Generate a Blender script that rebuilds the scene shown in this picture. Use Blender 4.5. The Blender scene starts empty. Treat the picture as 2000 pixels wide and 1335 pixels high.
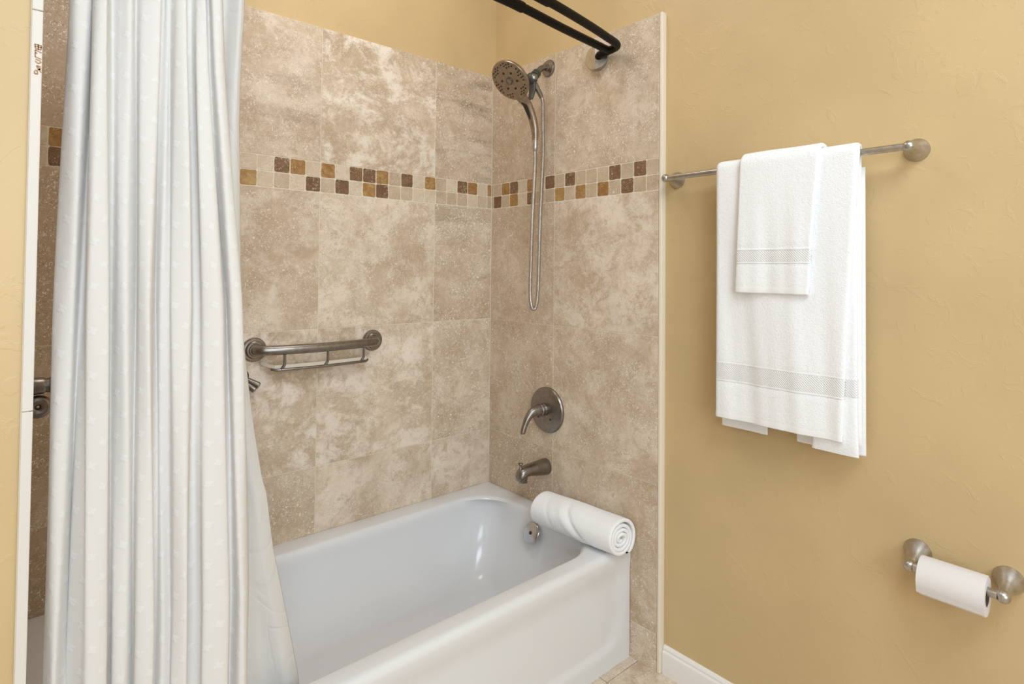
import bpy, math, random
from mathutils import Vector, Matrix, noise
C = bpy.context.scene.collection
SC = bpy.context.scene
pi = math.pi

# ------------------------------------------------------------ camera, world, lights, exposure
def make_camera():
    yaw, pitch, roll = 0.7162, 0.0200, 0.0096
    f = Vector((math.sin(yaw)*math.cos(pitch), math.cos(yaw)*math.cos(pitch), math.sin(pitch)))
    r = Vector((math.cos(yaw), -math.sin(yaw), 0)); u = r.cross(f)
    r2 = math.cos(roll)*r + math.sin(roll)*u
    u2 = -math.sin(roll)*r + math.cos(roll)*u
    cam = bpy.data.cameras.new('camera'); co = bpy.data.objects.new('camera', cam); C.objects.link(co)
    m = Matrix.Identity(4)
    for i in range(3):
        m[i][0] = r2[i]; m[i][1] = u2[i]; m[i][2] = -f[i]
    m[0][3], m[1][3], m[2][3] = -1.5229, -1.8831, 1.231
    co.matrix_world = m
    cam.sensor_fit = 'HORIZONTAL'; cam.sensor_width = 36; cam.lens = 1126.96/2000*36
    cam.shift_y = -163.84/2000
    cam.clip_start = 0.01; cam.clip_end = 50
    SC.camera = co
make_camera()

w = bpy.data.worlds.new('world'); SC.world = w; w.use_nodes = True
w.node_tree.nodes['Background'].inputs[0].default_value = (0.9, 0.95, 1, 1)
w.node_tree.nodes['Background'].inputs[1].default_value = 0.3

def area(name, loc, target, sx, sy, power, col):
    l = bpy.data.lights.new(name, 'AREA'); l.shape = 'RECTANGLE'; l.size = sx; l.size_y = sy
    l.energy = power; l.color = col
    o = bpy.data.objects.new(name, l); C.objects.link(o); o.location = loc
    d = Vector(target) - Vector(loc); o.rotation_euler = d.to_track_quat('-Z', 'Y').to_euler()
    return o
area('ceiling_lamp', (-1.15, -2.35, 2.60), (-1.05, -1.7, 0), 1.1, 0.8, 25, (0.78, 0.89, 1.0))
area('rear_daylight_fill', (-1.7, -3.70, 1.45), (-0.8, 0, 0.7), 1.5, 1.5, 44, (0.77, 0.895, 1.0))  # added soft light from behind the camera, its source unseen
area('alcove_fill', (-0.75, -0.45, 2.66), (-0.75, -0.45, 0), 0.5, 0.35, 4.3, (0.98, 0.95, 0.92))  # unseen fill light, added to brighten the tub and alcove tiles

SC.view_settings.view_transform = 'Standard'; SC.view_settings.look = 'None'
SC.view_settings.gamma = 1; SC.view_settings.use_curve_mapping = False
SC.view_settings.exposure = 0.12

# ------------------------------------------------------------ helpers
def lin(c):
    return tuple((x/255/12.92 if x/255 <= .04045 else ((x/255+.055)/1.055)**2.4) for x in c) + (1,)

class MB:
    def __init__(s): s.v = []; s.f = []
    def add(s, v, f):
        n = len(s.v); s.v += [tuple(p) for p in v]; s.f += [tuple(i+n for i in q) for q in f]
    def box(s, x0, y0, z0, x1, y1, z1):
        v = [(x, y, z) for x in (x0, x1) for y in (y0, y1) for z in (z0, z1)]
        s.add(v, [(0,1,3,2),(4,6,7,5),(0,4,5,1),(2,3,7,6),(0,2,6,4),(1,5,7,3)])
    def loft(s, rings, closed=True, cap0=False, cap1=False):
        n = len(rings[0]); v = [p for r in rings for p in r]; f = []
        for i in range(len(rings)-1):
            for j in range(n if closed else n-1):
                k = (j+1) % n
                f.append((i*n+j, i*n+k, (i+1)*n+k, (i+1)*n+j))
        if cap0: f.append(tuple(reversed(range(n))))
        if cap1: f.append(tuple((len(rings)-1)*n+j for j in range(n)))
        s.add(v, f)
    def tube(s, pts, rad, n=16, cap=True, smooth=0):
        pts = [Vector(p) for p in pts]
        if not hasattr(rad, '__len__'): rad = [rad]*len(pts)
        if smooth: pts, rad = catmull(pts, rad, smooth)
        up = None; rings = []
        for i, p in enumerate(pts):
            t = (pts[min(i+1, len(pts)-1)] - pts[max(i-1, 0)]).normalized()
            if up is None:
                a = Vector((0, 0, 1)) if abs(t.z) < .9 else Vector((0, 1, 0))
                up = (a - t*a.dot(t)).normalized()
            else:
                up = (up - t*up.dot(t)).normalized()
            b = t.cross(up)
            rings.append([p + rad[i]*(math.cos(2*pi*k/n)*up + math.sin(2*pi*k/n)*b) for k in range(n)])
        s.loft(rings, True, cap, cap)
    def lathe(s, o, axis, prof, n=40):
        """prof: list of (distance along the axis, radius)"""
        o = Vector(o); ax = Vector(axis).normalized()
        a = Vector((0, 0, 1)) if abs(ax.z) < .9 else Vector((0, 1, 0))
        u = (a - ax*a.dot(ax)).normalized(); b = ax.cross(u)
        rings = [[o + ax*d + max(r, 1e-5)*(math.cos(2*pi*k/n)*u + math.sin(2*pi*k/n)*b) for k in range(n)] for d, r in prof]
        s.loft(rings, True, True, True)
    def build(s, name, mat, parent=None, smooth=True, angle=40):
        me = bpy.data.meshes.new(name); me.from_pydata([tuple(p) for p in s.v], [], s.f)
        import bmesh
        bm = bmesh.new(); bm.from_mesh(me); bmesh.ops.recalc_face_normals(bm, faces=bm.faces); bm.to_mesh(me); bm.free()
        me.materials.append(mat)
        if smooth:
            me.polygons.foreach_set('use_smooth', [True]*len(me.polygons))
            me.set_sharp_from_angle(angle=math.radians(angle))
        o = bpy.data.objects.new(name, me); C.objects.link(o)
        if parent is not None: o.parent = parent
        return o

def catmull(pts, rad, n):
    P = [pts[0]] + list(pts) + [pts[-1]]; R = [rad[0]] + list(rad) + [rad[-1]]
    op, orr = [], []
    for i in range(1, len(P)-2):
        for k in range(n):
            t = k/n; a, b, c, d = P[i-1], P[i], P[i+1], P[i+2]
            op.append(.5*((2*b) + (c-a)*t + (2*a-5*b+4*c-d)*t*t + (3*b-a-3*c+d)*t**3))
            orr.append(R[i]*(1-t) + R[i+1]*t)
    op.append(P[-2]); orr.append(R[-2])
    return op, orr

def cat1(vals, n):
    """smooth a list of scalars or tuples"""
    V = [Vector(v) if hasattr(v, '__len__') else Vector((v, 0, 0)) for v in vals]
    return catmull(V, [0]*len(V), n)[0]

def interp(x, xs, ys):
    if x <= xs[0]: return ys[0]
    for i in range(len(xs)-1):
        if x <= xs[i+1]:
            t = (x-xs[i])/(xs[i+1]-xs[i]); return ys[i]*(1-t) + ys[i+1]*t
    return ys[-1]
def sstep(a, b, x):
    t = min(1, max(0, (x-a)/(b-a))); return t*t*(3-2*t)

def empty(name, loc, label, cat, group=None):
    o = bpy.data.objects.new(name, None); C.objects.link(o); o.location = loc
    o.empty_display_size = .05
    o['label'] = label; o['category'] = cat
    if group: o['group'] = group
    return o
def part(mb, name, mat, parent, **k):
    """world coordinates in, child of an empty that is only translated"""
    L = parent.location if parent is not None else Vector((0, 0, 0))
    pp = parent
    while pp is not None and pp.parent is not None:
        pp = pp.parent; L = L + pp.location
    mb.v = [tuple(Vector(p) - L) for p in mb.v]
    return mb.build(name, mat, parent, **k)
def struct(o): o['kind'] = 'structure'; return o

# ------------------------------------------------------------ materials
def newmat(name):
    m = bpy.data.materials.new(name); m.use_nodes = True
    nt = m.node_tree; b = nt.nodes['Principled BSDF']
    return m, nt, b
def nd(nt, typ, **k):
    n = nt.nodes.new(typ)
    for a, v in k.items():
        if a in n.bl_rna.properties: setattr(n, a, v)
    return n
def val(nt, op, a, b=None, c=None, clamp=False):
    n = nt.nodes.new('ShaderNodeMath'); n.operation = op; n.use_clamp = clamp
    for i, x in enumerate((a, b, c)):
        if x is None: continue
        if isinstance(x, (int, float)): n.inputs[i].default_value = x
        else: nt.links.new(x, n.inputs[i])
    return n.outputs[0]
def mix(nt, fac, a, b, blend='MIX'):
    n = nt.nodes.new('ShaderNodeMix'); n.data_type = 'RGBA'; n.blend_type = blend
    for s, x in ((n.inputs[0], fac), (n.inputs[6], a), (n.inputs[7], b)):
        if isinstance(x, (int, float)): s.default_value = x
        elif isinstance(x, tuple): s.default_value = x
        else: nt.links.new(x, s)
    return n.outputs[2]
def ramp(nt, x, a, b):
    n = nt.nodes.new('ShaderNodeMapRange'); n.interpolation_type = 'SMOOTHSTEP'
    n.inputs[1].default_value = a; n.inputs[2].default_value = b
    nt.links.new(x, n.inputs[0]); return n.outputs[0]
def tex(nt, vec, scale, detail=3, rough=.55, dist=0.0, typ='ShaderNodeTexNoise'):
    n = nt.nodes.new(typ)
    if vec is not None: nt.links.new(vec, n.inputs['Vector'])
    n.inputs['Scale'].default_value = scale
    if 'Detail' in n.inputs: n.inputs['Detail'].default_value = detail
    if 'Roughness' in n.inputs: n.inputs['Roughness'].default_value = rough
    if 'Distortion' in n.inputs: n.inputs['Distortion'].default_value = dist
    return n.outputs[0]
def bump(nt, b, h, strength, dist):
    n = nt.nodes.new('ShaderNodeBump'); n.inputs['Strength'].default_value = strength
    n.inputs['Distance'].default_value = dist; nt.links.new(h, n.inputs['Height'])
    nt.links.new(n.outputs[0], b.inputs['Normal'])
    return n
def objvec(nt): return nt.nodes.new('ShaderNodeTexCoord').outputs['Object']

def scaled(nt, vec, sx, sy, sz, off=None):
    n = nt.nodes.new('ShaderNodeMapping'); n.inputs['Scale'].default_value = (sx, sy, sz)
    nt.links.new(vec, n.inputs['Vector'])
    if off: n.inputs['Location'].default_value = off
    return n.outputs[0]

def travertine(name, base, dark, cream, speck, pit=1.0):
    """Object colour: R tone, G cream clouds, B dark horizontal bands, alpha specks"""
    m, nt, b = newmat(name)
    oi = nt.nodes.new('ShaderNodeObjectInfo')
    sep = nt.nodes.new('ShaderNodeSeparateColor'); nt.links.new(oi.outputs['Color'], sep.inputs[0])
    T, G, B, A = sep.outputs[0], sep.outputs[1], sep.outputs[2], oi.outputs['Alpha']
    vm = nt.nodes.new('ShaderNodeVectorMath'); vm.operation = 'MULTIPLY_ADD'
    cmb = nt.nodes.new('ShaderNodeCombineXYZ')
    for i, k in enumerate((37.0, 53.0, 71.0)):
        nt.links.new(val(nt, 'MULTIPLY', oi.outputs['Random'], k), cmb.inputs[i])
    nt.links.new(objvec(nt), vm.inputs[0]); vm.inputs[1].default_value = (1, 1, 1)
    nt.links.new(cmb.outputs[0], vm.inputs[2]); V = vm.outputs[0]
    n1 = tex(nt, V, 5.5, 8, .66, .3)
    n2 = tex(nt, scaled(nt, V, 1, 1, 1.25), 8, 10, .76, .35)
    n3 = tex(nt, V, 60, 5, .7, .3)
    vb = scaled(nt, V, 1.6, 1.6, 15)
    nb = tex(nt, vb, 1.0, 6, .6, .5)
    col = mix(nt, ramp(nt, n1, .30, .72), dark, base)
    col = mix(nt, T, dark, col)
    cl = val(nt, 'MULTIPLY', ramp(nt, n2, .46, .60), G)
    col = mix(nt, cl, col, cream)
    # fringe of the clouds a bit darker
    fr = val(nt, 'MULTIPLY', val(nt, 'MULTIPLY', ramp(nt, n2, .40, .455), val(nt, 'SUBTRACT', 1.0, ramp(nt, n2, .455, .50))), val(nt, 'MULTIPLY', G, .45))
    col = mix(nt, fr, col, dark)
    bands = val(nt, 'MULTIPLY', ramp(nt, nb, .50, .68), B)
    dk = tuple(c*.62 for c in dark[:3]) + (1,)
    col = mix(nt, val(nt, 'MULTIPLY', bands, .95), col, dk)
    col = mix(nt, val(nt, 'MULTIPLY', ramp(nt, n3, .45, .75), .35), col, cream)
    # light filled pits and dark pits
    vs = scaled(nt, V, 1, 1, 1)
    mot = tex(nt, V, 26, 6, .72, .4)
    col = mix(nt, val(nt, 'MULTIPLY', ramp(nt, mot, .50, .70), .75), col, dark)
    s1 = tex(nt, vs, 170, 2, .5, 1.2)
    mask = ramp(nt, tex(nt, V, 14, 3, .6, .3), .34, .56)
    sp = val(nt, 'MULTIPLY', val(nt, 'MULTIPLY', ramp(nt, s1, .585, .635), A), mask)
    col = mix(nt, sp, col, speck)
    s2 = tex(nt, scaled(nt, V, 1, 1, 1, (3, 1, 2)), 230, 2, .5, .8)
    sd = val(nt, 'MULTIPLY', val(nt, 'MULTIPLY', ramp(nt, s2, .60, .66), A), mask)
    col = mix(nt, val(nt, 'MULTIPLY', sd, .7), col, dk)
    nt.links.new(col, b.inputs['Base Color'])
    b.inputs['Roughness'].default_value = .48; b.inputs['Specular IOR Level'].default_value = .35
    h = val(nt, 'ADD', val(nt, 'MULTIPLY', n3, .3), val(nt, 'MULTIPLY', sd, -1.0*pit))
    bump(nt, b, h, .5, .0008)
    return m

def simple(name, col, rough=.5, metal=0, spec=.5, bumpscale=None, bs=.3, bd=.001, **k):
    m, nt, b = newmat(name)
    b.inputs['Base Color'].default_value = lin(col); b.inputs['Roughness'].default_value = rough
    b.inputs['Metallic'].default_value = metal; b.inputs['Specular IOR Level'].default_value = spec
    if bumpscale:
        bump(nt, b, tex(nt, objvec(nt), bumpscale, 3, .6), bs, bd)
    for a, v in k.items(): b.inputs[a].default_value = v
    return m

def painted(name, col, s=1.0):
    m, nt, b = newmat(name); V = objvec(nt)
    n1 = tex(nt, V, 3.0, 4, .5); n2 = tex(nt, V, 17, 4, .6, 1.5); n3 = tex(nt, V, 70, 3, .6, .3)
    c0 = lin(col); c1 = lin(tuple(x*.965 for x in col))
    nt.links.new(mix(nt, ramp(nt, n1, .35, .65), c0, c1), b.inputs['Base Color'])
    b.inputs['Roughness'].default_value = .42; b.inputs['Specular IOR Level'].default_value = .4
    marks = ramp(nt, n2, .56, .64)
    h = val(nt, 'ADD', val(nt, 'MULTIPLY', marks, .8), val(nt, 'MULTIPLY', n3, .3))
    bump(nt, b, h, .32*s, .0012)
    return m

def terry(name, col):
    m, nt, b = newmat(name); V = objvec(nt)
    b.inputs['Base Color'].default_value = lin(col); b.inputs['Roughness'].default_value = .95
    b.inputs['Specular IOR Level'].default_value = .1
    b.inputs['Sheen Weight'].default_value = .25; b.inputs['Sheen Roughness'].default_value = .6
    n1 = tex(nt, V, 480, 2, .6); n2 = tex(nt, V, 150, 3, .65)
    h = val(nt, 'ADD', n1, val(nt, 'MULTIPLY', n2, 1.1))
    bump(nt, b, h, .6, .0020)
    return m

def weave(name, col, s, bs=.8):
    """fine diamond weave in the y and z directions"""
    m, nt, b = newmat(name); V = objvec(nt)
    sx = nt.nodes.new('ShaderNodeSeparateXYZ'); nt.links.new(V, sx.inputs[0])
    p = val(nt, 'SINE', val(nt, 'MULTIPLY', val(nt, 'ADD', sx.outputs[1], sx.outputs[2]), s))
    q = val(nt, 'SINE', val(nt, 'MULTIPLY', val(nt, 'SUBTRACT', sx.outputs[1], sx.outputs[2]), s))
    h = val(nt, 'ABSOLUTE', val(nt, 'MULTIPLY', p, q))
    b.inputs['Base Color'].default_value = lin(col); b.inputs['Roughness'].default_value = .8
    b.inputs['Specular IOR Level'].default_value = .2
    nt.links.new(mix(nt, ramp(nt, h, 0, .35), lin(tuple(x*.985 for x in col)), lin(col)), b.inputs['Base Color'])
    bump(nt, b, h, bs, .0018)
    return m

def brushed(name, col, rough=.32, scale=(1, 1, 1), amt=.10):
    m, nt, b = newmat(name); V = scaled(nt, objvec(nt), *scale)
    n1 = tex(nt, V, 60, 3, .6)
    b.inputs['Metallic'].default_value = 1.0
    nt.links.new(mix(nt, ramp(nt, n1, .3, .7), lin(tuple(x*.9 for x in col)), lin(col)), b.inputs['Base Color'])
    nt.links.new(val(nt, 'ADD', val(nt, 'MULTIPLY', n1, amt), rough-amt/2), b.inputs['Roughness'])
    b.inputs['Anisotropic'].default_value = .3
    return m

def curtain_mat():
    m, nt, b = newmat('dotted_cotton')
    V = nt.nodes.new('ShaderNodeUVMap').outputs[0]
    # rows of tufted flowers: a staggered lattice, five petals each
    sx = nt.nodes.new('ShaderNodeSeparateXYZ'); nt.links.new(V, sx.inputs[0])
    W, Hh = .030, .034
    row = val(nt, 'FLOOR', val(nt, 'DIVIDE', sx.outputs[1], Hh))
    off = val(nt, 'MULTIPLY', val(nt, 'MODULO', row, 2.0), .5)
    u = val(nt, 'SUBTRACT', val(nt, 'FRACT', val(nt, 'ADD', val(nt, 'DIVIDE', sx.outputs[0], W), off)), .5)
    v = val(nt, 'SUBTRACT', val(nt, 'FRACT', val(nt, 'DIVIDE', sx.outputs[1], Hh)), .5)
    ux = val(nt, 'MULTIPLY', u, W); vy = val(nt, 'MULTIPLY', v, Hh)
    r = val(nt, 'SQRT', val(nt, 'ADD', val(nt, 'MULTIPLY', ux, ux), val(nt, 'MULTIPLY', vy, vy)))
    th = val(nt, 'ARCTAN2', vy, ux)
    pet = val(nt, 'ADD', val(nt, 'MULTIPLY', val(nt, 'SINE', val(nt, 'MULTIPLY', th, 4.0)), .0013), .0060)
    fl = ramp(nt, val(nt, 'ADD', val(nt, 'SUBTRACT', pet, r), val(nt, 'MULTIPLY', val(nt, 'SUBTRACT', tex(nt, V, 300, 2, .6), .5), .006)), -.0015, .0025)
    n1 = tex(nt, V, 900, 2, .6)
    fine = tex(nt, scaled(nt, V, 420, 40, 1), 1, 2, .6)
    h = val(nt, 'ADD', val(nt, 'ADD', val(nt, 'MULTIPLY', fl, val(nt, 'ADD', .5, n1)), val(nt, 'MULTIPLY', fine, .22)), val(nt, 'MULTIPLY', n1, .15))
    c = mix(nt, fl, lin((246, 243, 240)), lin((251, 249, 247)))
    nt.links.new(c, b.inputs['Base Color'])
    b.inputs['Roughness'].default_value = .95; b.inputs['Specular IOR Level'].default_value = .1
    bp = bump(nt, b, h, .40, .0012)
    tr = nt.nodes.new('ShaderNodeBsdfTranslucent'); nt.links.new(c, tr.inputs[0])
    mx = nt.nodes.new('ShaderNodeMixShader'); mx.inputs[0].default_value = .28
    nt.links.new(b.outputs[0], mx.inputs[1]); nt.links.new(tr.outputs[0], mx.inputs[2])
    nt.links.new(mx.outputs[0], nt.nodes['Material Output'].inputs[0])
    return m
def liner_mat():
    m, nt, b = newmat('liner_vinyl'); V = nt.nodes.new('ShaderNodeUVMap').outputs[0]
    b.inputs['Base Color'].default_value = lin((242, 240, 237)); b.inputs['Roughness'].default_value = .45
    b.inputs['Specular IOR Level'].default_value = .35
    n1 = tex(nt, scaled(nt, V, 1, .5, 1), 11, 2, .45, 1.2)
    ridge = val(nt, 'ABSOLUTE', val(nt, 'SUBTRACT', n1, .5))
    bump(nt, b, ramp(nt, ridge, 0, .035), .4, .0016)
    tr = nt.nodes.new('ShaderNodeBsdfTranslucent'); tr.inputs[0].default_value = lin((242, 240, 237))
    mx = nt.nodes.new('ShaderNodeMixShader'); mx.inputs[0].default_value = .3
    nt.links.new(b.outputs[0], mx.inputs[1]); nt.links.new(tr.outputs[0], mx.inputs[2])
    nt.links.new(mx.outputs[0], nt.nodes['Material Output'].inputs[0])
    return m

YEL = (213, 185, 138)
M = {}
M['yellow'] = painted('yellow_paint', YEL)
M['neutral_bounce'] = painted('neutral_bounce_wall', (236, 230, 220))  # neutral colour for the unseen walls, chosen to cut yellow bounce light
M['white'] = simple('ceiling_white', (240, 238, 232), .7)
M['trim'] = simple('white_gloss_paint', (240, 235, 230), .3, bumpscale=30, bs=.1)
M['grout'] = simple('grout', (232, 220, 198), .85, bumpscale=200, bs=.4)
M['edge'] = simple('pale_tile_edge', (222, 216, 209), .55, bumpscale=60, bs=.4)
M['cream'] = simple('cream_edge', (238, 226, 206), .6, bumpscale=60, bs=.4)
M['trav'] = travertine('travertine', lin((242, 225, 204)), lin((190, 165, 137)), lin((244, 231, 216)), lin((247, 238, 226)))
M['mo_cream'] = travertine('mosaic_cream', lin((226, 208, 184)), lin((208, 187, 160)), lin((240, 228, 210)), lin((240, 230, 214)))
M['mo_beige'] = travertine('mosaic_beige', lin((210, 190, 164)), lin((190, 166, 138)), lin((224, 208, 186)), lin((232, 220, 202)))
M['mo_brown'] = travertine('mosaic_brown', lin((146, 112, 82)), lin((112, 80, 56)), lin((158, 126, 98)), lin((214, 196, 172)))
M['mo_gold'] = travertine('mosaic_gold', lin((190, 150, 90)), lin((148, 104, 58)), lin((216, 186, 132)), lin((214, 184, 136)))
M['enamel'] = simple('white_enamel', (229, 229, 230), .16, spec=.5)
M['terry'] = terry('white_terry', (253, 253, 254))
M['weave'] = weave('woven_white', (250, 249, 249), 520, .7)
M['hem'] = simple('flat_white_cotton', (248, 247, 246), .85, spec=.2, bumpscale=300, bs=.3)
M['nickel'] = brushed('brushed_nickel', (200, 195, 190), .33)
M['bronze'] = brushed('brushed_bronze_nickel', (152, 145, 139), .32)
M['hose'] = brushed('hose_steel', (198, 192, 186), .24)
M['face'] = brushed('shower_face_metal', (168, 152, 136), .36)
M['plastic'] = simple('dark_grey_plastic', (66, 64, 60), .45)
M['nozzle'] = simple('nozzle_rubber', (52, 42, 36), .6)
M['black'] = simple('oil_rubbed_black', (9, 6, 5), .45, spec=.22)
M['chrome'] = simple('worn_chrome', (196, 196, 198), .18, 1.0)
M['rust'] = simple('rusty_hole', (82, 46, 34), .8)
M['paper'] = simple('toilet_paper', (230, 224, 222), .95, spec=.1, bumpscale=160, bs=.4, bd=.001)
M['core'] = simple('cardboard', (120, 104, 90), .9)
M['curtain'] = curtain_mat(); M['liner'] = liner_mat()
M['shelf'] = simple('frosted_plastic_shelf', (226, 216, 200), .3)
M['ink'] = simple('brown_ink', (178, 140, 108), .8)

# ------------------------------------------------------------ room shell
TW = .457
ZA, ZB, ZC, ZD, ZE, ZF = .113, .570, 1.027, 1.484, 1.586, 2.042
XL = -1.494        # face of the left alcove tiles
WX = .022          # painted face of the right wall
YE = -.828         # front edge of the alcove tiles
RM = dict(x0=-3.3, y0=-3.8, z1=2.74)

def wall(name, boxes, mat):
    mb = MB()
    for b in boxes: mb.box(*b)
    return struct(mb.build(name, mat, smooth=False))
fl = wall('floor', [(RM['x0'], RM['y0'], -.12, WX+.1, .15, -.009)], M['grout'])
wall('ceiling', [(RM['x0'], RM['y0'], RM['z1'], WX+.1, .15, RM['z1']+.1)], M['white'])
wb = wall('wall_back', [(XL-.013, .008, -.009, WX+.1, .15, RM['z1'])], M['yellow'])
wr = wall('wall_right', [(WX, RM['y0'], -.009, WX+.1, .008, RM['z1'])], M['yellow'])
wl = wall('wall_left', [(RM['x0'], YE+.004, -.009, XL-.013, .15, RM['z1'])], M['yellow'])
wall('wall_far_left', [(RM['x0']-.1, RM['y0'], -.009, RM['x0'], YE+.004, RM['z1'])], M['neutral_bounce'])
wall('wall_front', [(RM['x0'], RM['y0']-.1, -.009, WX+.1, RM['y0'], RM['z1'])], M['neutral_bounce'])

rnd = random.Random(7)
def tile_mesh(w, h, t, ch=.0007, wob=0.0):
    """a slab with a chamfered front; local: width +x, height +z, front at y=0, back at y=t"""
    def rect(i, y): return [(i, y, i), (w-i, y, i), (w-i, y, h-i), (i, y, h-i)]
    mb = MB()
    if wob:
        n = 3
        def ring(i, y, k):
            r2 = random.Random(k); P = []
            cs = [(i, i), (w-i, i), (w-i, h-i), (i, h-i)]
            for a in range(4):
                (x0, z0), (x1, z1) = cs[a], cs[(a+1) % 4]
                rr = .07
                for t_ in (rr, .37, .63, 1-rr):
                    j = (r2.random()-.5)*wob
                    P.append((x0+(x1-x0)*t_ + j*(z1 != z0), y, z0+(z1-z0)*t_ + j*(x1 != x0)))
            return P
        k = rnd.random()
        mb.loft([ring(ch, 0, k), ring(0, ch, k), ring(0, t, k)], True, True, False)
    else:
        mb.loft([rect(ch, 0), rect(0, ch), rect(0, t)], True, True, False)
    return mb
def place_tile(parent, name, mat, x, z, w_, h_, wallk, col, t=.0075, wob=0.0):
    mb = tile_mesh(w_, h_, t, wob=wob)
    if wallk == 'back':   f = lambda p: (x+p[0], p[1], z+p[2])
    elif wallk == 'right': f = lambda p: (p[1], -(x+p[0]), z+p[2])      # x = distance from the corner
    elif wallk == 'left':  f = lambda p: (XL-p[1], -(x+p[0]), z+p[2])
    elif wallk == 'floor': f = lambda p: (x+p[0], z+p[2], -p[1])
    mb.v = [f(p) for p in mb.v]
    o = mb.build(name, mat, parent, smooth=False)
    o.color = col
    return o
G = .0022
def grid(parent, wallk, cols, rows, styles, mat=None):
    for i, (a, b) in enumerate(cols):
        for j, (c, d) in enumerate(rows):
            st = styles.get((i, j), (.55+.4*rnd.random(), .3*rnd.random()+.1, .2*rnd.random(), .7))
            if st is None: continue
            place_tile(parent, 'tile', mat or M['trav'], a+G/2, c+G/2, b-a-G, d-c-G, wallk, st)

def grout(parent, box):
    mb = MB(); mb.box(*box); return mb.build('grout', M['grout'], parent, smooth=False)

# back wall: columns left to right, rows bottom to top      (tone, cream, bands, specks)
colsB = [(XL+.001, -1.198), (-1.198, -.741), (-.741, -.284), (-.284, -.001)]
rowsB = [(.325, ZB), (ZB, ZC), (ZC, ZD), (ZE, ZF)]
stB = {(1,0): (.45,.15,.05,.9), (2,0): (.95,.25,0,.5), (3,0): (1,.35,0,.45),
       (1,1): (.95,.85,0,.35), (2,1): (.95,.75,0,.4), (3,1): (.8,.2,.1,.9),
       (1,2): (.7,.35,.15,.6), (2,2): (.85,.45,.1,.6), (3,2): (.6,.2,.7,1),
       (1,3): (.65,.35,.35,.7), (2,3): (.8,1,.1,.5), (3,3): (.6,.25,.9,.9),
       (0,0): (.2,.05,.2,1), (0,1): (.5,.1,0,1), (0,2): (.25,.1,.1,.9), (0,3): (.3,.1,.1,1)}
grout(wb, (XL-.012, .0010, .30, WX, .0081, ZF-.001))
grid(wb, 'back', colsB, rowsB, stB)
# right wall: distance from the corner
colsR = [(.001, .371), (.371, .8278)]
grout(wr, (.0010, YE+.002, -.008, WX+.001, .0, ZF-.001))
grid(wr, 'right', colsR, [(.325, ZB), (ZB, ZC), (ZC, ZD), (ZE, ZF)],
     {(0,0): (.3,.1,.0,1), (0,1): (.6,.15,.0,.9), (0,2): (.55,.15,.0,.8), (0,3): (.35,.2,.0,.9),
      (1,0): None, (1,1): (.75,.3,0,.75), (1,2): (.95,.55,.15,.5), (1,3): (.75,.12,0,.85)})
grid(wr, 'right', [(.371, .8278)], [(ZA, ZB)], {(0,0): (.65,.25,.0,.6)})
grid(wr, 'right', [(.720, .8278)], [(0, ZA)], {(0,0): (.7,.15,.0,.9)})
# left alcove wall, edge-on from the camera
grout(wl, (XL-.0131, YE+.004, .30, XL-.0045, .0, ZF-.001))
grid(wl, 'left', colsR, [(.325, ZB), (ZB, ZC), (ZC, ZD), (ZE, ZF)], {})

# mosaic border: c cream, b beige, n brown, g gold   (corner outwards)
PB, PR = .0511, .0513
upB = 'g c g n c b g c n b g n n c g c g n c c'.replace(' ', '')
loB = 'b b c b b b c c b b n g c n b n c b c g'.replace(' ', '')
upB += 'bncbcgcb' + 'g' + 'c'; loB += 'cbgcbncb' + 'n' + 'c'
mm = {'c': 'mo_cream', 'b': 'mo_beige', 'n': 'mo_brown', 'g': 'mo_gold'}
MG = .003
zr = [(ZD+.0005, (ZD+ZE)/2), ((ZD+ZE)/2, ZE-.0005)]
for k in range(len(upB)):
    if k == 0: a, b = -.0245, -.001
    else: a, b = -.0245-PB*k, -.0245-PB*(k-1)
    a = max(a, XL+.001)
    if b-a < .01: continue
    for row, s in ((1, upB), (0, loB)):
        st = (.5+.5*rnd.random(), .5*rnd.random(), .1*rnd.random(), .35+.5*rnd.random())
        place_tile(wb, 'mosaic_tile', M[mm[s[k]]], a+MG/2, zr[row][0]+MG/2, b-a-MG, zr[row][1]-zr[row][0]-MG, 'back', st,
                   wob=.0014 if s[k] in 'ng' else .0006)
upR = 'b g n c g c n b n b b b n b n b'.replace(' ', '')
loR = 'n b g c n b b g b g b g b n b b'.replace(' ', '')
for wk, par in (('right', wr), ('left', wl)):
    for k in range(16):
        a, b = .0125+PR*k, min(.0125+PR*(k+1), .8278)
        if k == 0: a0 = .0125
        for row, s in ((1, upR), (0, loR)):
            st = (.5+.5*rnd.random(), .4*rnd.random(), .1*rnd.random(), .35+.5*rnd.random())
            place_tile(par, 'mosaic_tile', M[mm[s[k]]], a+MG/2, zr[row][0]+MG/2, b-a-MG, zr[row][1]-zr[row][0]-MG, wk, st,
                       wob=.0014 if s[k] in 'ng' else .0006)
    for row in (0, 1):
        place_tile(par, 'mosaic_tile', M['mo_beige'], .001, zr[row][0]+MG/2, .0105, zr[row][1]-zr[row][0]-MG, wk, (.7, .2, 0, .4))
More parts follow.
